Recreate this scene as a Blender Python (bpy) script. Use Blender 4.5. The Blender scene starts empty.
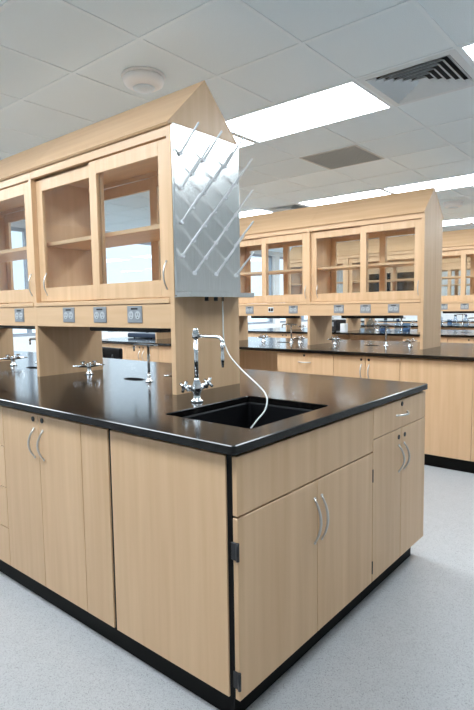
import bpy, bmesh, math, random
from mathutils import Vector, Matrix

random.seed(7)
scene = bpy.context.scene
COL = scene.collection

# ------------------------------------------------------------------ camera
YAW, PITCH, ROLL = (math.radians(a) for a in (39.8737, 5.0263, -0.8584))
CAM = Vector((-1.1461, -0.9768, 1.3112))
fwd = Vector((math.cos(YAW)*math.cos(PITCH), math.sin(YAW)*math.cos(PITCH), -math.sin(PITCH)))
rgt = Vector((math.sin(YAW), -math.cos(YAW), 0))
up = rgt.cross(fwd)
r2 = rgt*math.cos(ROLL) + up*math.sin(ROLL)
u2 = -rgt*math.sin(ROLL) + up*math.cos(ROLL)
cd = bpy.data.cameras.new('camera')
cd.sensor_fit = 'VERTICAL'
cd.sensor_height = 36.0
cd.lens = 531.12/710*36.0
cd.clip_start = 0.02
cam = bpy.data.objects.new('camera', cd)
COL.objects.link(cam)
m = Matrix((r2, u2, -fwd)).transposed().to_4x4()
m.translation = CAM
cam.matrix_world = m
scene.camera = cam

# ------------------------------------------------------------------ world, exposure
w = bpy.data.worlds.new('world')
scene.world = w
w.use_nodes = True
bg = w.node_tree.nodes['Background']
bg.inputs['Color'].default_value = (0.62, 0.76, 0.88, 1)
bg.inputs['Strength'].default_value = 2.2
LAMP = 20.5
vs = scene.view_settings
vs.view_transform = 'Standard'
vs.look = 'None'
vs.gamma = 1.0
vs.use_curve_mapping = False
vs.exposure = 0.0

# ------------------------------------------------------------------ materials
def srgb(r, g, b):
    f = lambda c: (c/255/12.92) if c/255 <= .04045 else ((c/255+.055)/1.055)**2.4
    return (f(r), f(g), f(b), 1)

def mat(name, color, rough=.5, metal=0, spec=.5, coat=0):
    m = bpy.data.materials.new(name)
    m.use_nodes = True
    b = m.node_tree.nodes['Principled BSDF']
    b.inputs['Base Color'].default_value = color
    b.inputs['Roughness'].default_value = rough
    b.inputs['Metallic'].default_value = metal
    b.inputs['Specular IOR Level'].default_value = spec
    b.inputs['Coat Weight'].default_value = coat
    return m

def node(m, t, **kw):
    n = m.node_tree.nodes.new(t)
    for k, v in kw.items():
        setattr(n, k, v)
    return n

def noise_color(m, c1, c2, scale_vec, scale, detail=3, lo=.35, hi=.65, coord='Object', bump=0, rand=0):
    nt = m.node_tree
    L = nt.links
    b = nt.nodes['Principled BSDF']
    tc = node(m, 'ShaderNodeTexCoord')
    mp = node(m, 'ShaderNodeMapping')
    mp.inputs['Scale'].default_value = scale_vec
    L.new(tc.outputs[coord], mp.inputs['Vector'])
    nz = node(m, 'ShaderNodeTexNoise')
    nz.inputs['Scale'].default_value = scale
    nz.inputs['Detail'].default_value = detail
    L.new(mp.outputs['Vector'], nz.inputs['Vector'])
    cr = node(m, 'ShaderNodeValToRGB')
    cr.color_ramp.elements[0].position = lo
    cr.color_ramp.elements[1].position = hi
    cr.color_ramp.elements[0].color = c1
    cr.color_ramp.elements[1].color = c2
    L.new(nz.outputs['Fac'], cr.inputs['Fac'])
    out = cr.outputs['Color']
    if rand:
        oi = node(m, 'ShaderNodeObjectInfo')
        mr = node(m, 'ShaderNodeMapRange')
        mr.inputs['To Min'].default_value = 1-rand
        mr.inputs['To Max'].default_value = 1+rand
        L.new(oi.outputs['Random'], mr.inputs['Value'])
        hs = node(m, 'ShaderNodeHueSaturation')
        L.new(mr.outputs['Result'], hs.inputs['Value'])
        L.new(out, hs.inputs['Color'])
        out = hs.outputs['Color']
    L.new(out, b.inputs['Base Color'])
    if bump:
        bp = node(m, 'ShaderNodeBump')
        bp.inputs['Strength'].default_value = bump
        bp.inputs['Distance'].default_value = .002
        L.new(nz.outputs['Fac'], bp.inputs['Height'])
        L.new(bp.outputs['Normal'], b.inputs['Normal'])
    return m

MA, MB_ = srgb(201, 162, 122), srgb(222, 187, 149)
maple_v = noise_color(mat('maple_vertical_grain', MB_, .38, spec=.4), MA, MB_, (9, 9, .4), 3, 5, .15, .85, rand=.035)
maple_h = noise_color(mat('maple_long_grain', MB_, .38, spec=.4), MA, MB_, (9, .4, 9), 3, 5, .15, .85, rand=.03)
epoxy = noise_color(mat('black_epoxy', (.006, .005, .005, 1), .15, spec=.35), (.004, .0035, .0035, 1), (.008, .007, .0065, 1), (1, 1, 1), 160, 2)
sink_black = mat('black_sink_resin', (.004, .004, .005, 1), .5, spec=.2)
rubber = mat('black_rubber', (.003, .003, .003, 1), .6, spec=.15)
blackp = mat('black_plastic', (.010, .010, .012, 1), .4)
chrome = mat('chrome', (.78, .79, .80, 1), .10, 1)
brushed = mat('brushed_nickel', (.62, .60, .57, 1), .30, 1)
stainless = noise_color(mat('stainless_steel', (.65, .65, .63, 1), .24, 1), (.60, .60, .58, 1), (.68, .68, .66, 1), (60, 1, 1), 6, 2)
peg_white = mat('grey_white_plastic', srgb(236, 238, 239), .35)
hose_mat = mat('milky_hose_plastic', srgb(232, 234, 230), .25)
plate_mat = mat('grey_steel_plate', (.33, .35, .37, 1), .4, .5)
socket_mat = mat('light_grey_socket', srgb(186, 190, 192), .4)
jackw = mat('white_plastic', srgb(225, 228, 230), .4)
dev_white = mat('detector_white', srgb(240, 238, 236), .45)
vinyl = mat('black_vinyl', (.004, .004, .005, 1), .6, spec=.2)
tile_mat = noise_color(mat('acoustic_tile', srgb(230, 241, 246), .9, spec=.1), srgb(225, 236, 241), srgb(235, 246, 251), (1, 1, 1), 240, 3, coord='Object', bump=.12)
tbar_mat = mat('white_grid_paint', srgb(232, 242, 247), .5)
vent_mat = mat('vent_grey_white', srgb(218, 226, 230), .5)
grille_mat = mat('grille_grey', srgb(206, 208, 205), .6)
duct_mat = mat('duct_dark', (.05, .05, .05, 1), .9)
wall_mat = noise_color(mat('wall_paint', srgb(226, 229, 230), .8, spec=.2), srgb(223, 226, 227), srgb(229, 232, 233), (1, 1, 1), 40)
frame_al = mat('window_aluminium', srgb(150, 160, 172), .4, .3)
cap_mat = mat('blue_cap', srgb(30, 50, 95), .4)
water_mat = mat('water', srgb(150, 175, 205), .1)

def glass(name, tint, refl=.0, alpha=.06):
    m = bpy.data.materials.new(name)
    m.use_nodes = True
    nt = m.node_tree
    nt.nodes.remove(nt.nodes['Principled BSDF'])
    out = nt.nodes['Material Output']
    tr = node(m, 'ShaderNodeBsdfTransparent')
    tr.inputs['Color'].default_value = tint
    gl = node(m, 'ShaderNodeBsdfGlossy')
    gl.inputs['Roughness'].default_value = .02
    lw = node(m, 'ShaderNodeLayerWeight')
    lw.inputs['Blend'].default_value = .5
    pw = node(m, 'ShaderNodeMath', operation='POWER')
    pw.inputs[1].default_value = 5
    fr = node(m, 'ShaderNodeMapRange')
    fr.inputs['To Min'].default_value = .035
    fr.inputs['To Max'].default_value = .9
    nt.links.new(lw.outputs['Facing'], pw.inputs[0])
    nt.links.new(pw.outputs['Value'], fr.inputs['Value'])
    mx = node(m, 'ShaderNodeMixShader')
    nt.links.new(fr.outputs['Result'], mx.inputs['Fac'])
    nt.links.new(tr.outputs['BSDF'], mx.inputs[1])
    nt.links.new(gl.outputs['BSDF'], mx.inputs[2])
    nt.links.new(mx.outputs['Shader'], out.inputs['Surface'])
    return m
pane_mat = glass('clear_pane', (.96, .97, .97, 1))
ware_mat = glass('glassware', (.72, .80, .88, 1))

lens_mat = bpy.data.materials.new('lamp_lens')
lens_mat.use_nodes = True
_b = lens_mat.node_tree.nodes['Principled BSDF']
_b.inputs['Base Color'].default_value = (.9, .9, .9, 1)
_b.inputs['Emission Color'].default_value = (.835, .925, 1.0, 1)
_b.inputs['Emission Strength'].default_value = LAMP

floor_mat = mat('speckled_vinyl', srgb(205, 206, 206), .33, spec=.4)
def _floor():
    m = floor_mat
    L = m.node_tree.links
    b = m.node_tree.nodes['Principled BSDF']
    tc = node(m, 'ShaderNodeTexCoord')
    v = node(m, 'ShaderNodeTexVoronoi')
    v.inputs['Scale'].default_value = 300
    L.new(tc.outputs['Object'], v.inputs['Vector'])
    n2 = node(m, 'ShaderNodeTexNoise')
    n2.inputs['Scale'].default_value = 14
    n2.inputs['Detail'].default_value = 3
    L.new(tc.outputs['Object'], n2.inputs['Vector'])
    cr = node(m, 'ShaderNodeValToRGB')
    e = cr.color_ramp.elements
    e[0].position = 0; e[0].color = srgb(134, 134, 134)
    e[1].position = 1; e[1].color = srgb(181, 181, 181)
    a = e.new(.06); a.color = srgb(159, 159, 159)
    a = e.new(.35); a.color = srgb(174, 174, 174)
    sep = node(m, 'ShaderNodeSeparateColor')
    L.new(v.outputs['Color'], sep.inputs['Color'])
    L.new(sep.outputs['Red'], cr.inputs['Fac'])
    mx = node(m, 'ShaderNodeMix', data_type='RGBA', blend_type='MULTIPLY')
    mx.inputs['Factor'].default_value = .12
    L.new(cr.outputs['Color'], mx.inputs[6])
    L.new(n2.outputs['Fac'], mx.inputs[7])
    L.new(mx.outputs[2], b.inputs['Base Color'])
_floor()

# ------------------------------------------------------------------ mesh helpers
class MB:
    def __init__(self):
        self.bm = bmesh.new()
    def _merge(self, t):
        me = bpy.data.meshes.new('tmp')
        t.to_mesh(me); t.free()
        self.bm.from_mesh(me)
        bpy.data.meshes.remove(me)
    def box(self, x0, x1, y0, y1, z0, z1, bev=0, seg=1):
        t = bmesh.new()
        bmesh.ops.create_cube(t, size=1)
        for v in t.verts:
            v.co = Vector(((x0+x1)/2+v.co.x*(x1-x0), (y0+y1)/2+v.co.y*(y1-y0), (z0+z1)/2+v.co.z*(z1-z0)))
        if bev:
            bmesh.ops.bevel(t, geom=t.edges[:], offset=bev, segments=seg, affect='EDGES', profile=.5)
        self._merge(t)
        return self
    def tube(self, pts, r, n=10, cap=True):
        pts = [Vector(p) for p in pts]
        rs = r if isinstance(r, (list, tuple)) else [r]*len(pts)
        rings = []
        ref = None
        for i, p in enumerate(pts):
            a = pts[max(i-1, 0)]; b = pts[min(i+1, len(pts)-1)]
            d = (b-a).normalized()
            if ref is None:
                ref = Vector((0, 0, 1)) if abs(d.z) < .9 else Vector((1, 0, 0))
            s = d.cross(ref).normalized()
            t = s.cross(d).normalized()
            ref = t
            rings.append([self.bm.verts.new(p+(s*math.cos(k*2*math.pi/n)+t*math.sin(k*2*math.pi/n))*rs[i]) for k in range(n)])
        for a, b in zip(rings, rings[1:]):
            for k in range(n):
                f = self.bm.faces.new((a[k], a[(k+1) % n], b[(k+1) % n], b[k]))
                f.smooth = True
        if cap:
            self.bm.faces.new(rings[0][::-1]); self.bm.faces.new(rings[-1])
        return self
    def cyl(self, p, q, r, n=16):
        return self.tube([p, q], r, n)
    def lathe(self, c, prof, n=20, sx=1, sy=1):
        c = Vector(c)
        rings = []
        for r, z in prof:
            rings.append([self.bm.verts.new(c+Vector((r*sx*math.cos(k*2*math.pi/n), r*sy*math.sin(k*2*math.pi/n), z))) for k in range(n)])
        for a, b in zip(rings, rings[1:]):
            for k in range(n):
                f = self.bm.faces.new((a[k], a[(k+1) % n], b[(k+1) % n], b[k]))
                f.smooth = True
        if prof[0][0] > 1e-5: self.bm.faces.new(rings[0][::-1])
        if prof[-1][0] > 1e-5: self.bm.faces.new(rings[-1])
        return self
    def prism_y(self, poly, y0, y1):
        a = [self.bm.verts.new((x, y0, z)) for x, z in poly]
        b = [self.bm.verts.new((x, y1, z)) for x, z in poly]
        n = len(poly)
        self.bm.faces.new(a); self.bm.faces.new(b[::-1])
        for k in range(n):
            self.bm.faces.new((a[k], b[k], b[(k+1) % n], a[(k+1) % n]))
        return self
    def quad(self, *p):
        self.bm.faces.new([self.bm.verts.new(q) for q in p])
        return self
    def build(self, name, material, parent=None, loc=None):
        bmesh.ops.remove_doubles(self.bm, verts=self.bm.verts[:], dist=1e-6)
        bmesh.ops.recalc_face_normals(self.bm, faces=self.bm.faces[:])
        me = bpy.data.meshes.new(name)
        self.bm.to_mesh(me); self.bm.free()
        me.materials.append(material)
        o = bpy.data.objects.new(name, me)
        COL.objects.link(o)
        if parent: o.parent = parent
        if loc: o.location = loc
        return o

def share(o, parent, loc):
    c = o.copy(); COL.objects.link(c); c.parent = parent; c.location = loc
    return c

def tag(o, label, cat, group=None, kind=None):
    o['label'] = label; o['category'] = cat
    if group: o['group'] = group
    if kind: o['kind'] = kind
    return o

def thing(name, label, cat, loc=(0, 0, 0), group=None):
    o = bpy.data.objects.new(name, None)
    o.empty_display_size = .1
    COL.objects.link(o); o.location = loc
    return tag(o, label, cat, group)

def copy_tree(o, parent=None):
    c = o.copy(); COL.objects.link(c); c.parent = parent
    for ch in list(o.children): copy_tree(ch, c)
    return c

def dup(root, dx, dy, label, group=None):
    c = copy_tree(root)
    c.location = root.location + Vector((dx, dy, 0))
    c['label'] = label
    if group: c['group'] = group
    return c

# ------------------------------------------------------------------ room shell
ZC = 2.705
TX, TY, GX, GY = .60, .605, .757, .03
RX0, RX1, RY0, RY1 = GX-8*TX, GX+20*TX+.25, GY-7*TY, 6.85
def struct(o, label, cat):
    o['kind'] = 'structure'; o['label'] = label; o['category'] = cat
    return o
struct(MB().box(RX0-.2, RX1+.2, RY0-.2, RY1+.2, -.1, 0).build('floor', floor_mat), 'pale grey speckled sheet vinyl floor of the laboratory', 'floor')
struct(MB().box(RX0-.2, RX0, RY0, RY1, 0, ZC).build('wall_left', wall_mat), 'plain white wall behind the aisle of the drying-rack bench', 'wall')
struct(MB().box(RX1, RX1+.2, RY0, RY1, 0, ZC).build('wall_right', wall_mat), 'plain white wall behind the last row of benches', 'wall')
struct(MB().box(RX0-.2, RX1+.2, RY0-.2, RY0, 0, ZC).build('wall_front', wall_mat), 'plain white wall opposite the windows', 'wall')
# window wall: sill wall, header, piers
WZ0, WZ1 = .92, 2.60
wins = [(2.0, 4.45), (4.65, 7.1), (7.3, 9.75), (9.95, 12.4)]
wb = MB()
wb.box(RX0-.2, RX1+.2, RY1, RY1+.25, 0, WZ0)
wb.box(RX0-.2, RX1+.2, RY1, RY1+.25, WZ1, ZC)
xs = [RX0-.2] + [v for p in wins for v in p] + [RX1+.2]
for i in range(0, len(xs), 2):
    wb.box(xs[i], xs[i+1], RY1, RY1+.25, WZ0, WZ1)
struct(wb.build('wall_back', wall_mat), 'white outside wall with a long run of windows', 'wall')
for i, (a, b) in enumerate(wins):
    fm = MB()
    e = .05
    fm.box(a, b, RY1+.08, RY1+.15, WZ0, WZ0+e, .003).box(a, b, RY1+.08, RY1+.15, WZ1-e, WZ1, .003)
    n = 2
    for k in range(n+1):
        x = a+(b-a-e)*k/n
        fm.box(x, x+e, RY1+.08, RY1+.15, WZ0+e, WZ1-e, .003)
    fo = struct(fm.build('window_%d' % (i+1), frame_al), 'two-pane aluminium window in the outside wall', 'window')
    fo['group'] = 'windows of the outside wall'
    for k in range(n):
        x0 = a+(b-a-e)*k/n+e; x1 = a+(b-a-e)*(k+1)/n
        MB().box(x0, x1, RY1+.11, RY1+.12, WZ0+e, WZ1-e).build('pane', pane_mat, fo)

# ceiling: deck + grid + tiles
ceil = struct(MB().box(RX0-.2, RX1+.2, RY0-.2, RY1+.25, ZC+.2, ZC+.3).build('ceiling', wall_mat), 'suspended ceiling of square acoustic tiles in a white grid', 'ceiling')
NX0, NX1, NY0, NY1 = -8, 21, -7, 12
LIGHTCOLS = (-3, 2, 7, 12, 17)
lights, vents = [], []
used = set()
for c in LIGHTCOLS:
    for j in range(-7, 12):
        ph = j % 5
        if ph == 0:
            vents.append((c, j)); used.add((c, j))
        elif ph in (1, 3) and j+1 < 12 and (j > 0 or j == -2):
            lights.append((c, j)); used.add((c, j)); used.add((c, j+1))
grilles = [(4, 2), (14, 4)]
used |= set(grilles)
g = MB()
hb = .0115
midbars = set((c, j+1) for c, j in lights)
for i in range(NX0, NX1+1):
    x = GX+i*TX
    g.box(x-hb, x+hb, RY0, RY1, ZC, ZC+.004)
    g.box(x-.002, x+.002, RY0, RY1, ZC+.004, ZC+.035)
for j in range(NY0, NY1+1):
    y = GY+j*TY
    if y > RY1: continue
    for i in range(NX0, NX1):
        if (i, j) in midbars: continue
        xa, xb = GX+i*TX, min(GX+(i+1)*TX, RX1)
        g.box(xa, xb, y-hb, y+hb, ZC+.0004, ZC+.0044)
        g.box(xa, xb, y-.002, y+.002, ZC+.0044, ZC+.035)
g.build('ceiling_grid', tbar_mat, ceil)
proto_tile = None
rest = MB()
for i in range(NX0, NX1):
    for j in range(NY0, NY1):
        if (i, j) in used: continue
        x0, y0 = GX+i*TX, GY+j*TY
        x1, y1 = min(x0+TX, RX1), min(y0+TY, RY1)
        if -1 <= i <= 13 and -1 <= j <= 6:
            if proto_tile is None:
                proto_tile = MB().box(.006, TX-.006, .006, TY-.006, .0045, .02, .0015).build('ceiling_tile', tile_mat, ceil, (x0, y0, ZC))
            else:
                share(proto_tile, ceil, (x0, y0, ZC))
        else:
            rest.box(x0+.006, x1-.006, y0+.006, y1-.006, ZC+.0045, ZC+.02)
rest.build('ceiling_tile', tile_mat, ceil)['kind'] = 'stuff'

# ------------------------------------------------------------------ ceiling things
ROWN = {-8: 'left wall row', -3: 'row in front of drying-rack bench', 2: 'row behind drying-rack bench',
        7: 'row behind second bench', 12: 'row behind third bench', 17: 'row behind fourth bench'}
ORD = ['first', 'second', 'third', 'fourth', 'fifth', 'sixth', 'seventh', 'eighth']
LJ = sorted(set(j for c, j in lights), reverse=True)
VJ = sorted(set(j for c, j in vents), reverse=True)
lp = None
for c, j in lights:
    x0, y0 = GX+c*TX, GY+j*TY
    lab = 'recessed ceiling light panel, ' + ORD[LJ.index(j)] + ' from the window wall, ' + ROWN[c]
    if lp is None:
        lp = thing('ceiling_light', lab, 'ceiling light', (x0, y0, ZC), 'recessed light panels')
        MB().box(.002, TX-.002, .012, .03, -.001, .01, .001).box(.002, TX-.002, 2*TY-.03, 2*TY-.012, -.001, .01, .001) \
            .box(.002, .02, .03, 2*TY-.03, -.001, .01, .001).box(TX-.02, TX-.002, .03, 2*TY-.03, -.001, .01, .001).build('frame', tbar_mat, lp)
        MB().box(.02, TX-.02, .03, 2*TY-.03, .001, .012).build('diffuser_lens', lens_mat, lp)
        MB().box(.01, TX-.01, .02, 2*TY-.02, .013, .09).build('housing', tbar_mat, lp)
    else:
        d = copy_tree(lp); d.location = (x0, y0, ZC); d['label'] = lab
vp = None
for c, j in vents:
    x0, y0 = GX+c*TX+TX/2, GY+j*TY+TY/2
    lab = 'square louvred ceiling air diffuser, ' + ORD[VJ.index(j)] + ' from the window wall, ' + ROWN[c]
    if vp is None:
        vp = thing('air_diffuser', lab, 'air vent', (x0, y0, ZC), 'four-way air diffusers')
        hx = TX/2-.004
        fr = MB()
        def ring(mb, a, b, za, zb, t=.0015):
            # square ring, half sizes a (outer, za) to b (inner, zb)
            for s in range(4):
                R = Matrix.Rotation(s*math.pi/2, 3, 'Z')
                p = [R @ Vector(q) for q in ((-a, -a, za), (a, -a, za), (b, -b, zb), (-b, -b, zb))]
                q = [v+Vector((0, 0, t)) for v in p]
                vv = [mb.bm.verts.new(v) for v in p+q]
                for f in ((0, 1, 2, 3), (7, 6, 5, 4), (0, 4, 5, 1), (1, 5, 6, 2), (2, 6, 7, 3), (3, 7, 4, 0)):
                    mb.bm.faces.new([vv[k] for k in f])
        ring(fr, hx, .255, -.001, -.004, .004)
        fr.build('frame', vent_mat, vp)
        for k in range(6):
            a = .252-k*.040
            lv = MB()
            ring(lv, a, a-.034, -.006, .022)
            lv.build('louvre', vent_mat, vp)
        MB().box(-.285, .285, -.285, .285, .045, .10).build('duct_box', duct_mat, vp)
    else:
        d = copy_tree(vp); d.location = (x0, y0, ZC); d['label'] = lab
gp = None
for (c, j), where in zip(grilles, ('over the second bench', 'over the fourth bench')):
    x0, y0 = GX+c*TX+TX/2, GY+j*TY+TY/2
    lab = 'flat grey egg-crate return grille in the ceiling ' + where
    if gp is None:
        gp = thing('return_grille', lab, 'air vent', (x0, y0, ZC))
        fb = MB()
        h = TX/2-.006
        fb.box(-h, h, -h, -h+.02, -.002, .008).box(-h, h, h-.02, h, -.002, .008).box(-h, -h+.02, -h+.02, h-.02, -.002, .008).box(h-.02, h, -h+.02, h-.02, -.002, .008)
        fb.build('frame', grille_mat, gp)
        sb = MB()
        for k in range(1, 24):
            t = -h+.02+(2*h-.04)*k/24
            sb.box(t-.0012, t+.0012, -h+.02, h-.02, .0, .014).box(-h+.02, h-.02, t-.0012, t+.0012, .0, .014)
        o = sb.build('egg_crate', grille_mat, gp); o['kind'] = 'stuff'
        MB().box(-h, h, -h, h, .04, .06).build('duct_box', grille_mat, gp)
    else:
        d = copy_tree(gp); d.location = (x0, y0, ZC); d['label'] = lab
def detector(x, y, lab):
    t = thing('smoke_detector', lab, 'detector', (x, y, ZC+.004))
    MB().lathe((0, 0, 0), [(.0, 0), (.128, 0), (.132, -.006), (.128, -.012), (0, -.012)], 28).build('base', dev_white, t)
    MB().lathe((0, 0, 0), [(.0, -.012), (.118, -.012), (.124, -.03), (.116, -.05), (.088, -.066), (.03, -.072), (0, -.072)], 28).build('cover', dev_white, t)
    MB().lathe((0, 0, 0), [(.060, -.070), (.066, -.072), (.062, -.078), (.02, -.082), (0, -.082)], 20).build('sensor_cap', vent_mat, t)
    return t
detector(1.06, 1.565, 'round white domed detector on the ceiling above the drying-rack bench')
detector(6.45, 1.48, 'round white domed detector on the ceiling over the third bench')

# ------------------------------------------------------------------ bench parts
H, HT = .914, .028
PITCHX = 3.07
LEN = 5.2
WID = 1.548
XF = .022        # face of the long-side fronts

def rect_loop(x0, x1, y0, y1, r=0, n=4):
    if r == 0: return [(x0, y0), (x1, y0), (x1, y1), (x0, y1)]
    o = []
    for cx, cy, a0 in ((x1-r, y0+r, -90), (x1-r, y1-r, 0), (x0+r, y1-r, 90), (x0+r, y0+r, 180)):
        for k in range(n+1):
            a = math.radians(a0+90*k/n)
            o.append((cx+r*math.cos(a), cy+r*math.sin(a)))
    return o
def oval(cx, cy, rx, ry, n=24):
    return [(cx+rx*math.cos(2*math.pi*k/n), cy+ry*math.sin(2*math.pi*k/n)) for k in range(n)]

def slab(outer_in, outer, holes, z0, z1, bev):
    """worktop plate: top surface with holes, eased outer edge; holes = list of (top loop, side loop)"""
    bm = bmesh.new()
    def loop(pts, z): return [bm.verts.new((x, y, z)) for x, y in pts]
    def bridge(a, b):
        n = len(a)
        for k in range(n): bm.faces.new((a[k], a[(k+1) % n], b[(k+1) % n], b[k]))
    def close(l): return [bm.edges.new((l[k], l[(k+1) % len(l)])) for k in range(len(l))]
    for zz, top in ((z1, True), (z0, False)):
        pass
    ot = loop(outer_in, z1); o1 = loop(outer, z1-bev); o2 = loop(outer, z0)
    et = close(ot); eb = close(o2)
    bridge(ot, o1); bridge(o1, o2)
    for top, side in holes:
        ht = loop(top, z1); h1 = loop(side, z1-bev); h2 = loop(side, z0)
        et += close(ht); eb += close(h2)
        bridge(ht, h1); bridge(h1, h2)
    bmesh.ops.triangle_fill(bm, edges=et, use_beauty=True)
    bmesh.ops.triangle_fill(bm, edges=eb, use_beauty=True)
    o = MB(); o.bm.free(); o.bm = bm
    return o

SINK = (.205, .722, .098, .518)
UNIT = 1.197
UY = [.807, .807+UNIT, .807+2*UNIT]
CUPY = [y+o for y, o in zip(UY, (.615, .516, .615))]
CUPX = .80
def worktop(with_sink, label, dx):
    holes = []
    b = .003
    if with_sink:
        x0, x1, y0, y1 = SINK
        holes.append((rect_loop(x0-b, x1+b, y0-b, y1+b, .02), rect_loop(x0, x1, y0, y1, .017)))
    for cy in CUPY:
        holes.append((oval(CUPX, cy, .042, .082), oval(CUPX, cy, .040, .080)))
    mb = slab(rect_loop(b, WID-b, b, LEN-b, .010), rect_loop(0, WID, 0, LEN, .012), holes, H-HT, H, b)
    o = mb.build('worktop', epoxy)
    o.location.x = dx
    return tag(o, label, 'worktop')

def bow_handle(axis, out, L, depth=.026, r=.0048):
    """bow pull: centre at origin, along axis, bulging towards out"""
    a, o = Vector(axis), Vector(out)
    pts = []
    n = 14
    for k in range(n+1):
        t = -1+2*k/n
        pts.append(a*(t*L/2)+o*(depth*(1-t*t)+.001))
    rr = [r*(.75+.35*(1-(-1+2*k/n)**2)) for k in range(n+1)]
    mb = MB().tube(pts, rr, 8)
    for s in (-1, 1):
        mb.tube([a*(s*L/2)+o*(-.0005), a*(s*L/2)+o*.004], r*1.25, 8)
    return mb

def front_x(parent, name, y0, y1, z0, z1, lock=None, hv=None, hh=None, mat_=maple_v):
    """door / drawer front on a long-side cabinet facing -X"""
    o = MB().box(XF, XF+.019, y0, y1, z0, z1, .0015).build(name, mat_, parent)
    if hv: bow_handle((0, 0, 1), (-1, 0, 0), hv[2]-hv[1]).build('handle', brushed, o, (XF, hv[0], (hv[1]+hv[2])/2))
    if hh: bow_handle((0, 1, 0), (-1, 0, 0), hh[1]-hh[0]).build('handle', brushed, o, (XF, (hh[0]+hh[1])/2, hh[2]))
    if lock: MB().cyl((XF-.003, lock[0], lock[1]), (XF+.001, lock[0], lock[1]), .011).build('lock', blackp, o)
    return o
def front_y(parent, name, x0, x1, z0, z1, lock=None, hv=None, hh=None, yf=.012):
    o = MB().box(x0, x1, yf, yf+.019, z0, z1, .0015).build(name, maple_v, parent)
    if hv: bow_handle((0, 0, 1), (0, -1, 0), hv[2]-hv[1]).build('handle', brushed, o, (hv[0], yf, (hv[1]+hv[2])/2))
    if hh: bow_handle((1, 0, 0), (0, -1, 0), hh[1]-hh[0]).build('handle', brushed, o, ((hh[0]+hh[1])/2, yf, hh[2]))
    if lock: MB().cyl((lock[0], yf-.003, lock[1]), (lock[0], yf+.001, lock[1]), .011).build('lock', blackp, o)
    return o

ZB, ZT = .104, .873
TK = .06      # toe-kick setback on the long side
def sink_cabinet(label):
    t = thing('sink_cabinet', label, 'cabinet')
    # carcass as a ring of panels so that the basin hangs inside
    MB().box(.042, .936, .032, .05, ZB, .60).box(.042, .06, .05, .612, ZB, H-HT).box(.918, .936, .05, .612, ZB, H-HT) \
        .box(.06, .918, .594, .612, ZB, H-HT).box(.06, .918, .05, .594, ZB, ZB+.018).build('carcass', maple_v, t)
    MB().box(XF, .041, .052, .612, ZB, ZT, .0012).build('side_panel', maple_v, t)
    MB().box(XF+.006, .041, .032, .0515, ZB, ZT+.012).build('filler_strip', rubber, t)
    MB().box(XF+.006, .041, .6125, .627, ZB, ZT+.012).build('filler_strip', rubber, t)
    MB().box(.042, .936, .0315, .05, .66, H-HT).build('front_rail', rubber, t)
    MB().box(TK, .9395, .062, .6278, 0, ZB-.001).build('toe_kick', rubber, t)
    front_y(t, 'apron_panel', .028, .936, .690, ZT)
    d1 = front_y(t, 'door', .028, .481, ZB, .684, hv=(.463, .455, .620))
    d2 = front_y(t, 'door', .484, .936, ZB, .684, hv=(.512, .455, .620))
    for z in (.583, .172):
        MB().box(.0215, .0275, .008, .034, z-.028, z+.028, .002).cyl((.0235, .0095, z-.028), (.0235, .0095, z+.028), .0055, 10).build('hinge', blackp, d1)
        MB().cyl((.9368, .0110, z-.028), (.9368, .0110, z+.028), .0030, 10).build('hinge', blackp, d2)
    return t
def end_cabinet(label):
    t = thing('base_cabinet', label, 'cabinet')
    MB().box(.940, 1.540, .032, .612, ZB, H-HT).build('carcass', maple_v, t)
    MB().box(.941, 1.50, .062, .62, 0, ZB-.001).build('toe_kick', rubber, t)
    MB().box(1.5405, 1.5475-.004, .034, .612, ZB, ZT, .001).build('side_panel', maple_v, t)
    front_y(t, 'drawer_front', .940, 1.543, .742, ZT, lock=(1.242, .853), hh=(1.180, 1.305, .806))
    front_y(t, 'door', .940, 1.240, ZB, .738, lock=(1.208, .700), hv=(1.212, .535, .660))
    front_y(t, 'door', 1.243, 1.543, ZB, .738, lock=(1.278, .700), hv=(1.272, .535, .660))
    return t
def filler_cab(y0, y1, label, end=None):
    t = thing('filler_panel', label, 'panel')
    if end is not None: MB().box(XF+.002, WID-.022, end-.009, end+.009, ZB, ZT+.01, .0012).build('end_board', maple_v, t)
    MB().box(XF+.02, .72, y0+.001, y1-.001, ZB, H-HT).box(.88, WID-.04, y0+.001, y1-.001, ZB, H-HT).build('carcass', maple_v, t)
    MB().box(XF, XF+.019, y0+.001, y1-.0015, ZB, ZT, .0012).build('front_panel', maple_v, t)
    MB().box(TK, WID-TK, y0, y1, 0, ZB-.001).build('toe_kick', rubber, t)
    return t
def door_cab(y0, y1, label):
    t = thing('base_cabinet', label, 'cabinet')
    MB().box(XF+.02, .72, y0+.001, y1-.001, ZB, H-HT).box(.88, WID-.04, y0+.001, y1-.001, ZB, H-HT).build('carcass', maple_v, t)
    MB().box(TK, WID-TK, y0, y1, 0, ZB-.001).build('toe_kick', rubber, t)
    c = (y0+y1)/2
    front_x(t, 'door', y0+.002, c-.0015, ZB, ZT, lock=(c-.034, .850), hv=(c-.037, .682, .806))
    front_x(t, 'door', c+.0015, y1-.002, ZB, ZT, lock=(c+.038, .849), hv=(c+.036, .682, .806))
    return t
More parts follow.
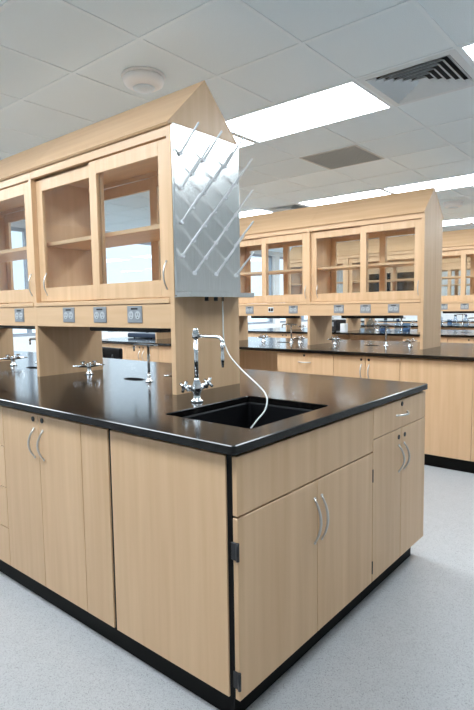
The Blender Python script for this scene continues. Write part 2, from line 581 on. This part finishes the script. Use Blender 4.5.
def drawer_cab(y0, y1, label):
    t = thing('drawer_cabinet', label, 'cabinet')
    MB().box(XF+.02, .72, y0+.001, y1-.001, ZB, H-HT).box(.88, WID-.04, y0+.001, y1-.001, ZB, H-HT).build('carcass', maple_v, t)
    MB().box(TK, WID-TK, y0, y1, 0, ZB-.001).build('toe_kick', rubber, t)
    zs = [ZT, .685, .486, .288, ZB]
    c = (y0+y1)/2
    for a, b in zip(zs, zs[1:]):
        front_x(t, 'drawer_front', y0+.002, y1-.002, b+(.002 if b != ZB else 0), a-.002*(a != ZT), lock=(c, a-.014 if a == ZT else a-.02), hh=(c-.065, c+.065, a-.078))
    return t
def knee_panel(y0, y1, label):
    t = thing('knee_space_panel', label, 'panel')
    MB().box(.55, .57, y0, y1, .0, H-HT).build('back_board', maple_v, t)
    MB().box(.978, .998, y0, y1, .0, H-HT).build('back_board', maple_v, t)
    return t

# ---- hutch
HX0, HX1 = .548, 1.009
HXM = (HX0+HX1)/2
ZE, ZA = 2.140, 2.372
def sliding_door(t, y0, y1, xo, rear, hy):
    st, z0, z1 = .062, 1.368, 2.079
    M = (lambda x: x) if not rear else (lambda x: HX0+HX1-x)
    def bx(mb, a, b, *r):
        a, b = sorted((M(a), M(b)))
        return mb.box(a, b, *r)
    mb = MB()
    th = .020
    bx(mb, xo, xo+th, y0, y0+st, z0, z1, .0015)
    bx(mb, xo, xo+th, y1-st, y1, z0, z1, .0015)
    bx(mb, xo, xo+th, y0+st, y1-st, z0, z0+.080, .0015)
    bx(mb, xo, xo+th, y0+st, y1-st, z1-.066, z1, .0015)
    d = mb.build('sliding_door', maple_v, t)
    p = MB()
    bx(p, xo+.008, xo+.012, y0+st, y1-st, z0+.080, z1-.066)
    p.build('glass_pane', pane_mat, d)
    if hy is not None:
        bow_handle((0, 0, 1), (1 if rear else -1, 0, 0), .125, .020, .0038).build('handle', brushed, d, (M(xo), hy, 1.47))
    return d
def outlet(t, y, rear=False):
    M = HX0-.0045
    p = MB().box(M, HX0-.0005, y-.056, y+.056, 1.247, 1.330, .0015).build('outlet_plate', plate_mat, t)
    for s in (-1, 1):
        o = MB()
        o.cyl((M-.002, y+s*.025, 1.285), (M+.0005, y+s*.025, 1.285), .0195, 16)
        so = o.build('socket', socket_mat, p)
    q = MB()
    for s in (-1, 1):
        for k in (-1, 1):
            q.box(M-.0024, M-.0019, y+s*.025+k*.0065-.0014, y+s*.025+k*.0065+.0014, 1.283, 1.294)
        q.box(M-.0024, M-.0019, y+s*.025-.003, y+s*.025+.003, 1.272, 1.277)
    q.build('slots', blackp, p)
    MB().box(M-.0012, M-.0002, y-.025, y+.025, 1.312, 1.320).build('nameplate', blackp, p)
def data_jack(t, y):
    p = MB().box(HX0-.0045, HX0-.0005, y-.035, y+.035, 1.262, 1.318, .0015).build('data_plate', jackw, t)
    for s in (-1, 1):
        MB().box(HX0-.0075, HX0-.0042, y+s*.016-.013, y+s*.016+.013, 1.274, 1.306, .001).build('jack', blackp, p)
def hutch_unit(y0, last, kind, label):
    y1 = y0+UNIT
    t = thing('hutch_cabinet', label, 'cabinet')
    T = .028
    gab = [(HX0, H), (HX1, H), (HX1, ZE), (HXM, ZA), (HX0, ZE)]
    MB().prism_y(gab, y0, y0+T).build('end_panel', maple_v, t)
    if last: MB().prism_y(gab, y1, y1+T).build('end_panel', maple_v, t)
    a, b = y0+T, y1
    # roof: two sloping boards
    sl = Vector((HXM-HX0, 0, ZA-ZE)).normalized()
    nr = Vector((-sl.z, 0, sl.x))
    oh = .012
    for s in (1, -1):
        P = [Vector((HX0, 0, ZE))-sl*oh, Vector((HXM, 0, ZA)), Vector((HXM, 0, ZA))+Vector((0, 0, .012/nr.z)), Vector((HX0, 0, ZE))-sl*oh+nr*.012]
        poly = [(p.x if s == 1 else HX0+HX1-p.x, p.z) for p in P]
        MB().prism_y(poly, y0-.001 if y0 == UY[0] else y0+.0008, y1+(T if last else 0)-.0008).build('roof_board', maple_h, t)
    for s in (0, 1):
        M = (lambda x: x) if s == 0 else (lambda x: HX0+HX1-x)
        def B(x0, x1, *r):
            q = sorted((M(x0), M(x1)))
            return MB().box(q[0], q[1], *r)
        B(HX0+.001, HX0+.02, a, b, 2.088, ZE-.001, .001).build('fascia', maple_h, t)
        B(HX0-.006, HX0+.10, a, b, 1.338, 1.362, .003).build('ledge', maple_h, t)
        B(HX0, HX0+.019, a, b, 1.222, 1.337, .001).build('outlet_rail', maple_h, t)
    MB().box(HX0+.1, HX1-.1, a, b, 1.339, 1.361).build('cabinet_floor', maple_h, t)
    MB().box(HX0+.02, HX1-.02, a, b, 1.228, 1.243).build('raceway_bottom', maple_h, t)
    MB().box(HX0+.02, HX1-.02, a, b, 2.095, 2.113).build('cabinet_top', maple_h, t)
    MB().box(HX0+.075, HX1-.075, a, b, 1.700, 1.722, .001).build('shelf', maple_h, t)
    c = y0+.595
    # front: near door runs in the outer track, far door in the inner one; the rear pair is its mirror image
    sliding_door(t, a+.001, c+.032, HX0+.004, False, a+.022)
    sliding_door(t, c-.032, b-.001, HX0+.030, False, b-.078)
    sliding_door(t, c-.040, b-.001, HX0+.004, True, b-.024)
    sliding_door(t, a+.001, c+.024, HX0+.030, True, a+.024)
    for s in (0, 1):
        x = HX0+.052 if s == 0 else HX1-.060
        MB().box(x, x+.008, a, b, 2.070, 2.094).build('door_track', maple_h, t)
    if kind == 'A':
        for y in (.281, .565, .855): outlet(t, y0+y)
    else:
        outlet(t, y0+.205); data_jack(t, y0+.50); outlet(t, y0+.80)
    # strip light hung under the raceway
    MB().box(HXM-.05, HXM+.05, y0+.30, y0+.93, 1.190, 1.226, .006).build('task_light', blackp, t)
    return t

# ---- small fittings
def gas_turret(x, y, label):
    t = thing('gas_turret', label, 'gas tap', (x, y, H))
    MB().lathe((0, 0, 0), [(.026, 0), (.027, .006), (.020, .012), (.014, .03), (.016, .045), (.017, .066), (.010, .075), (0, .076)], 16).build('body', chrome, t)
    for s in (-1, 1):
        MB().tube([(0, 0, .052), (s*.03, -s*.012, .056), (s*.055, -s*.02, .056), (s*.062, -s*.022, .056), (s*.095, -s*.03, .056)], [.010, .011, .009, .0055, .0045], 10).build('nozzle', chrome, t)
        MB().tube([(s*.034, -s*.012, .06), (s*.034, -s*.012, .078)], .006, 8)  .box(s*.034-.016, s*.034+.016, -s*.012-.005, -s*.012+.005, .076, .085, .003).build('lever', chrome, t)
    return t
def cup_sink(x, y, label):
    t = thing('cup_sink', label, 'cup sink', (x, y, H))
    mb = MB()
    n = 24
    prof = [(.0395, .079, .0), (.040, .080, .0022), (.036, .074, .0025), (.033, .070, -.004), (.030, .064, -.09), (.016, .016, -.10)]
    rings = [[mb.bm.verts.new((a*math.cos(2*math.pi*k/n), b*math.sin(2*math.pi*k/n), z)) for k in range(n)] for a, b, z in prof]
    for p, q in zip(rings, rings[1:]):
        for k in range(n): mb.bm.faces.new((p[k], p[(k+1) % n], q[(k+1) % n], q[k])).smooth = True
    mb.bm.faces.new(rings[-1])
    mb.build('bowl', sink_black, t)
    MB().lathe((0, 0, -.1), [(.014, 0), (.014, .004), (0, .004)], 12).build('drain', chrome, t)
    return t
def cup_faucet(x, y, label):
    t = thing('water_faucet', label, 'faucet', (x, y, H))
    MB().lathe((0, 0, 0), [(.022, 0), (.022, .006), (.013, .012), (.010, .03), (.0085, .05)], 16).build('base', chrome, t)
    MB().cyl((0, 0, .03), (0, 0, .20), .0075, 12).build('riser', chrome, t)
    MB().tube([(0, -.05, .206), (0, -.02, .208), (0, .05, .208), (0, .115, .205), (0, .125, .195)], [.007, .010, .008, .007, .007], 10).build('spout', chrome, t)
    MB().tube([(0, .122, .2), (0, .122, .165)], [.008, .005], 10).build('nozzle', chrome, t)
    MB().box(-.006, .006, -.075, -.03, .200, .212, .004).build('lever', chrome, t)
    return t

BN = ['the drying-rack bench', 'the second bench', 'the third bench', 'the fourth bench']
UN = ['first hutch section', 'middle hutch section', 'window-end hutch section']
NB = 4
worktop(True, 'black epoxy worktop with a cut-out sink, on ' + BN[0], 0)
for i in range(1, NB): 
    if i == 1: wt = worktop(False, 'long plain black epoxy worktop on ' + BN[1], PITCHX)
    else:
        o = wt.copy(); COL.objects.link(o); o.location.x = PITCHX*i; o['label'] = 'long plain black epoxy worktop on ' + BN[i]
def each(proto, fmt, group=None):
    proto['label'] = fmt % BN[0]
    if group: proto['group'] = group
    for i in range(1, NB): dup(proto, PITCHX*i, 0, fmt % BN[i])
sink_cabinet('wide maple sink cabinet with plain apron over two doors, drying-rack bench')
end_cabinet('narrow maple end cabinet with one drawer over two doors, drying-rack bench')
filler_cab(.628, .80, 'narrow plain maple filler panel next to the sink cabinet')
def each_rear(proto, fmt):
    proto.location.x = PITCHX
    proto['label'] = fmt % BN[1]
    for i in range(2, NB): dup(proto, PITCHX*(i-1), 0, fmt % BN[i])
each_rear(filler_cab(.03, .223, '', .021), 'narrow plain maple corner panel at the end of %s')
each_rear(filler_cab(.223, .80, ''), 'wide plain maple access panel beside the door cabinet on %s')
each(door_cab(.80, 1.425, ''), 'full-height two-door maple base cabinet beside the filler on %s')
each(drawer_cab(1.425, 2.05, ''), 'four-drawer maple base cabinet between doors and knee space on %s')
each(knee_panel(2.05, 3.15, ''), 'maple back boards of the open knee space under %s')
each(drawer_cab(3.15, 3.775, ''), 'four-drawer maple cabinet past the knee space, window half of %s')
each(door_cab(3.775, 4.40, ''), 'two-door maple base cabinet towards the window end of %s')
each(filler_cab(4.40, 5.16, '', 5.169), 'plain maple panelled end block at the window end of %s')
for k in range(3):
    each(hutch_unit(UY[k], k == 2, 'A' if k != 1 else 'B', ''), 'gabled maple hutch with sliding glass doors, ' + UN[k] + ' on %s')
for k in range(3):
    each(gas_turret(.79, UY[k]+(.215, .28, .215)[k], ''), 'chrome two-way gas tap under the ' + UN[k] + ', before the cup sink, %s')
    each(gas_turret(.79, UY[k]+(1.04, .79, 1.04)[k], ''), 'chrome two-way gas tap under the ' + UN[k] + ', past the cup sink, %s')
    each(cup_sink(CUPX, CUPY[k], ''), 'small oval black cup sink under the ' + UN[k] + ' on %s')
    each(cup_faucet(.775, UY[k]+(.455, .386, .455)[k], ''), 'slim chrome cold-water faucet under the ' + UN[k] + ' on %s')

# ------------------------------------------------------------------ sink, faucet, hose
x0, x1, y0, y1 = SINK
t = thing('sink', 'deep black rectangular resin sink set in the bench with the drying rack', 'sink', (0, 0, 0))
mb = MB()
zf = .66
la = rect_loop(x0, x1, y0, y1, .017); lb = rect_loop(x0+.004, x1-.004, y0+.004, y1-.004, .016)
lc = rect_loop(x0+.012, x1-.012, y0+.012, y1-.012, .02)
lo = rect_loop(x0-.012, x1+.012, y0-.012, y1+.012, .02)
rr = []
for pts, z in ((lo, H-HT-.001), (la, H-HT-.001), (lb, H-HT-.006), (lc, zf), ):
    rr.append([mb.bm.verts.new((x, y, z)) for x, y in pts])
for a, b in zip(rr, rr[1:]):
    for k in range(len(a)): mb.bm.faces.new((a[k], a[(k+1) % len(a)], b[(k+1) % len(b)], b[k]))
mb.bm.faces.new(rr[-1])
ro = [mb.bm.verts.new((x, y, zf-.01)) for x, y in lo]
for k in range(len(ro)): mb.bm.faces.new((rr[0][k], rr[0][(k+1) % len(ro)], ro[(k+1) % len(ro)], ro[k]))
mb.bm.faces.new(ro)
mb.build('basin', sink_black, t)
MB().lathe(((x0+x1)/2, (y0+y1)/2, zf), [(.045, .0005), (.042, .004), (.03, .001), (0, .001)], 20).build('drain', chrome, t)

t = thing('mixer_faucet', 'tall chrome lab mixer faucet with two cross handles behind the black sink', 'faucet', (.468, .598, H))
MB().lathe((0, 0, 0), [(.027, 0), (.027, .008), (.017, .014), (.015, .035), (.020, .045), (.022, .065), (.016, .085), (.012, .095), (.0095, .105)], 18).build('base', chrome, t)
MB().cyl((0, 0, .09), (0, 0, .285), .0095, 14).build('riser', chrome, t)
MB().lathe((0, 0, .272), [(.012, 0), (.0155, .004), (.0155, .022), (.012, .028), (.013, .036), (.009, .044), (0, .046)], 16).build('vacuum_breaker', chrome, t)
MB().tube([(0, -.01, .283), (0, -.06, .283), (0, -.12, .282), (0, -.138, .278), (0, -.148, .268), (0, -.150, .255)], .0072, 12).build('spout', chrome, t)
MB().tube([(0, -.150, .258), (0, -.150, .24), (0, -.150, .235), (0, -.150, .205), (0, -.150, .198), (0, -.150, .158)], [.009, .009, .007, .007, .0085, .0045], 12).build('nozzle', chrome, t)
for s in (-1, 1):
    v = MB().tube([(s*.012, 0, .055), (s*.040, 0, .062)], [.012, .010], 12).tube([(s*.038, 0, .060), (s*.048, 0, .070), (s*.066, 0, .073)], [.0115, .012, .009], 12).build('valve_body', chrome, t)
    hm = MB()
    for k in range(4):
        a = k*math.pi/2+.5
        d = Vector((0, math.cos(a), math.sin(a)))
        c = Vector((s*.073, 0, .074))
        hm.tube([c, c+d*.026], [.0055, .0065], 8)
    hm.cyl((s*.066, 0, .074), (s*.082, 0, .074), .009, 12)
    hm.build('cross_handle', chrome, t)
    MB().cyl((s*.0821, 0, .074), (s*.0835, 0, .074), .006, 10).build('index_button', blackp, t)

def smooth_path(P, n=6):
    P = [Vector(p) for p in P]
    P = [2*P[0]-P[1]]+P+[2*P[-1]-P[-2]]
    o = []
    for i in range(1, len(P)-2):
        for k in range(n):
            s = k/n
            a, b, c, d = P[i-1:i+3]
            o.append(.5*((2*b)+(c-a)*s+(2*a-5*b+4*c-d)*s*s+(3*b-a-3*c+d)*s**3))
    o.append(P[-2])
    return o
hp = [(.838, .768, 1.3465), (.836, .766, 1.27), (.834, .763, 1.18), (.825, .745, 1.13), (.769, .666, 1.085), (.690, .530, 1.035), (.651, .415, .985), (.624, .352, .955), (.608, .329, .925), (.590, .330, .885), (.561, .342, .855), (.530, .356, .82)]
tag(MB().tube(smooth_path(hp), .0034, 8).build('drain_hose', hose_mat), 'thin milky drain hose running from the drying rack into the black sink', 'hose')

# ------------------------------------------------------------------ peg drying rack
t = thing('drying_rack', 'stainless steel peg drying rack hung on the hutch end panel', 'drying rack', (0, 0, 0))
YR = UY[0]
MB().box(.549, 1.008, YR-.0165, YR-.0012, 1.372, 2.137, .003, 2).build('back_plate', stainless, t)
tr = MB()
tr.box(.549, 1.008, YR-.105, YR-.0012, 1.366, 1.3695)
tr.box(.549, 1.008, YR-.105, YR-.1025, 1.3695, 1.388)
tr.box(.549, .5515, YR-.1025, YR-.017, 1.3695, 1.388).box(1.0055, 1.008, YR-.1025, YR-.017, 1.3695, 1.388)
tr.build('drip_trough', stainless, t)
pegp = None
for r in range(8):
    z = 2.013-.0758*r
    for x in ((.589, .741, .893) if r % 2 == 0 else (.663, .815, .967)):
        if pegp is None:
            pm = MB()
            pm.tube([(0, 0, 0), (0, -.012, .004), (0, -.062, .052), (0, -.118, .103), (0, -.121, .106)], [.0062, .0062, .0052, .0042, .002], 8)
            pm.lathe((0, 0, 0), [(0, 0)], 4) if False else None
            pm.cyl((0, .001, -.003), (0, -.010, -.003), .0105, 10)
            pegp = pm.build('peg', peg_white, t, (x, YR-.017, z))
        else:
            share(pegp, t, (x, YR-.017, z))
for x in (.70, .765):
    MB().cyl((x, YR-.06, 1.366), (x, YR-.06, 1.348), .010, 12).build('screw_foot', blackp, t)
MB().lathe((.838, .768, 1.347), [(.007, 0), (.007, .019), (.011, .0195), (.011, .0225), (0, .0225)], 12).build('drain_spigot', stainless, t)

# ------------------------------------------------------------------ clutter further back
def lab_chair(x, y, rz, label):
    t = thing('lab_chair', label, 'chair', (x, y, 0)); t.rotation_euler.z = rz
    MB().lathe((0, 0, 0), [(.19, .60), (.205, .61), (.21, .63), (.20, .655), (.1, .665), (0, .665)], 24).build('seat', vinyl, t)
    MB().lathe((0, 0, 0), [(.025, .12), (.025, .35), (.018, .355), (.018, .60)], 14).build('column', chrome, t)
    MB().box(-.235, .235, -.215, -.175, .815, .93, .018, 2).build('backrest', vinyl, t)
    for s in (-1, 1):
        MB().tube([(s*.10, -.12, .595), (s*.10, -.21, .60), (s*.10, -.225, .66), (s*.10, -.216, .86)], .012, 8).build('back_support', blackp, t)
    for k in range(5):
        a = k*2*math.pi/5
        MB().tube([(0, 0, .11), (.14*math.cos(a), .14*math.sin(a), .10), (.29*math.cos(a), .29*math.sin(a), .05)], [.024, .02, .014], 8).cyl((.29*math.cos(a), .29*math.sin(a), 0), (.29*math.cos(a), .29*math.sin(a), .055), .018, 8).build('leg', blackp, t)
    ri = [(.2*math.cos(2*math.pi*k/24), .2*math.sin(2*math.pi*k/24), .26) for k in range(25)]
    MB().tube(ri, .009, 8, cap=False).tube([(-.2, 0, .26), (.2, 0, .26)], .007, 8).build('foot_ring', chrome, t)
    return t
lab_chair(2.40, 3.52, math.radians(-96), 'black lab chair with low backrest in the aisle behind the drying-rack bench')

def flask(x, y, s, label):
    t = thing('flask', label, 'flask', (x, y, H), 'glassware on the rear benches')
    MB().lathe((0, 0, 0), [(.062*s, .001), (.066*s, .006), (.060*s, .03*s), (.022*s, .115*s), (.019*s, .15*s), (.023*s, .156*s)], 18).build('body', ware_mat, t)
    MB().lathe((0, 0, .15*s), [(.017*s, 0), (.021*s, .02*s), (0, .021*s)], 12).build('stopper', blackp, t)
def bottle(x, y, s, label):
    t = thing('reagent_bottle', label, 'bottle', (x, y, H), 'glassware on the rear benches')
    MB().lathe((0, 0, 0), [(.045*s, .001), (.048*s, .006), (.048*s, .12*s), (.02*s, .155*s), (.018*s, .185*s)], 18).build('body', ware_mat, t)
    MB().lathe((0, 0, .172*s), [(.023*s, 0), (.023*s, .03*s), (0, .031*s)], 14).build('cap', cap_mat, t)
def beaker(x, y, s, label):
    t = thing('beaker', label, 'beaker', (x, y, H), 'glassware on the rear benches')
    MB().lathe((0, 0, 0), [(.042*s, .001), (.045*s, .005), (.045*s, .11*s), (.049*s, .115*s), (.043*s, .113*s), (.043*s, .007), (0, .006)], 18).build('body', ware_mat, t)
    MB().lathe((0, 0, 0), [(.0425*s, .0075), (.0425*s, .055*s), (0, .055*s)], 18).build('liquid', water_mat, t)
k = 0
cnt = {}
for bi, ys in ((2, (2.80, 2.66, 2.53, 2.40, 2.26, 2.12)), (3, (2.84, 2.68, 2.52, 2.36, 2.2))):
    for y in ys:
        x = PITCHX*bi+(.22 if k % 2 else .29)+.05*(k % 3)
        (flask, bottle, beaker)[k % 3](x, y, 1.25 if k % 2 else 1.0, ['conical black-stoppered flask', 'blue-capped reagent bottle', 'half-full glass beaker'][k % 3] + ' standing on ' + BN[bi] + ', ' + ['first', 'second', 'third', 'fourth'][cnt.setdefault((bi, k % 3), 0)] + ' of its kind from the windows')
        cnt[(bi, k % 3)] += 1
        k += 1
t = thing('instrument', 'squat black bench instrument on the third bench row', 'instrument', (PITCHX*2+.30, 3.42, H))
MB().box(-.16, .16, -.24, .24, .012, .19, .012, 2).build('case', blackp, t)
MB().box(-.163, -.1605, -.19, -.02, .09, .16, .001).build('display', plate_mat, t)
for sx in (-1, 1):
    for sy in (-1, 1): MB().cyl((sx*.13, sy*.2, 0), (sx*.13, sy*.2, .014), .014, 10).build('foot', rubber, t)
t = thing('carton', 'small white carton standing by the black instrument', 'box', (PITCHX*2+.22, 3.09, H))
MB().box(-.05, .05, -.04, .04, 0, .13, .002).build('box', jackw, t)
MB().box(-.049, .049, -.041, .0, .13, .134, .001).box(-.049, .049, .001, .041, .13, .134, .001).build('flap', jackw, t)
t = thing('balance', 'dark flat laboratory balance at the window end of the second bench', 'balance', (PITCHX+.75, 4.78, H))
MB().box(-.15, .15, -.30, .30, .008, .07, .012, 2).build('case', mat('dark_blue_enamel', srgb(34, 48, 70), .35), t)
MB().lathe((0, .04, .07), [(.02, 0), (.02, .012), (.085, .014), (.085, .019), (0, .019)], 24).build('pan', stainless, t)
MB().box(-.13, -.06, -.19, -.03, .0695, .073, .001).build('keypad', plate_mat, t)
for sx in (-1, 1):
    for sy in (-1, 1): MB().cyl((sx*.12, sy*.18, 0), (sx*.12, sy*.18, .01), .012, 10).build('foot', rubber, t)

# wall bench behind the fourth row
t = thing('wall_bench', 'long maple wall bench with black top against the far plain wall', 'bench', (0, 0, 0))
bx0 = PITCHX*4
MB().box(bx0+.02, RX1-.001, .3, 6.2, .1, H-HT).build('cabinet_body', maple_v, t)
MB().box(bx0, RX1-.001, .28, 6.22, H-HT, H, .003).build('top', epoxy, t)
MB().box(bx0+.07, RX1-.001, .3, 6.2, 0, .0995).build('toe_kick', rubber, t)
for k in range(9):
    ya = .32+k*.65
    d = MB().box(bx0+.001, bx0+.0195, ya, ya+.645, ZB, ZT, .0015).build('door', maple_v, t)
    bow_handle((0, 0, 1), (-1, 0, 0), .125).build('handle', brushed, d, (bx0, ya+.58, .74))
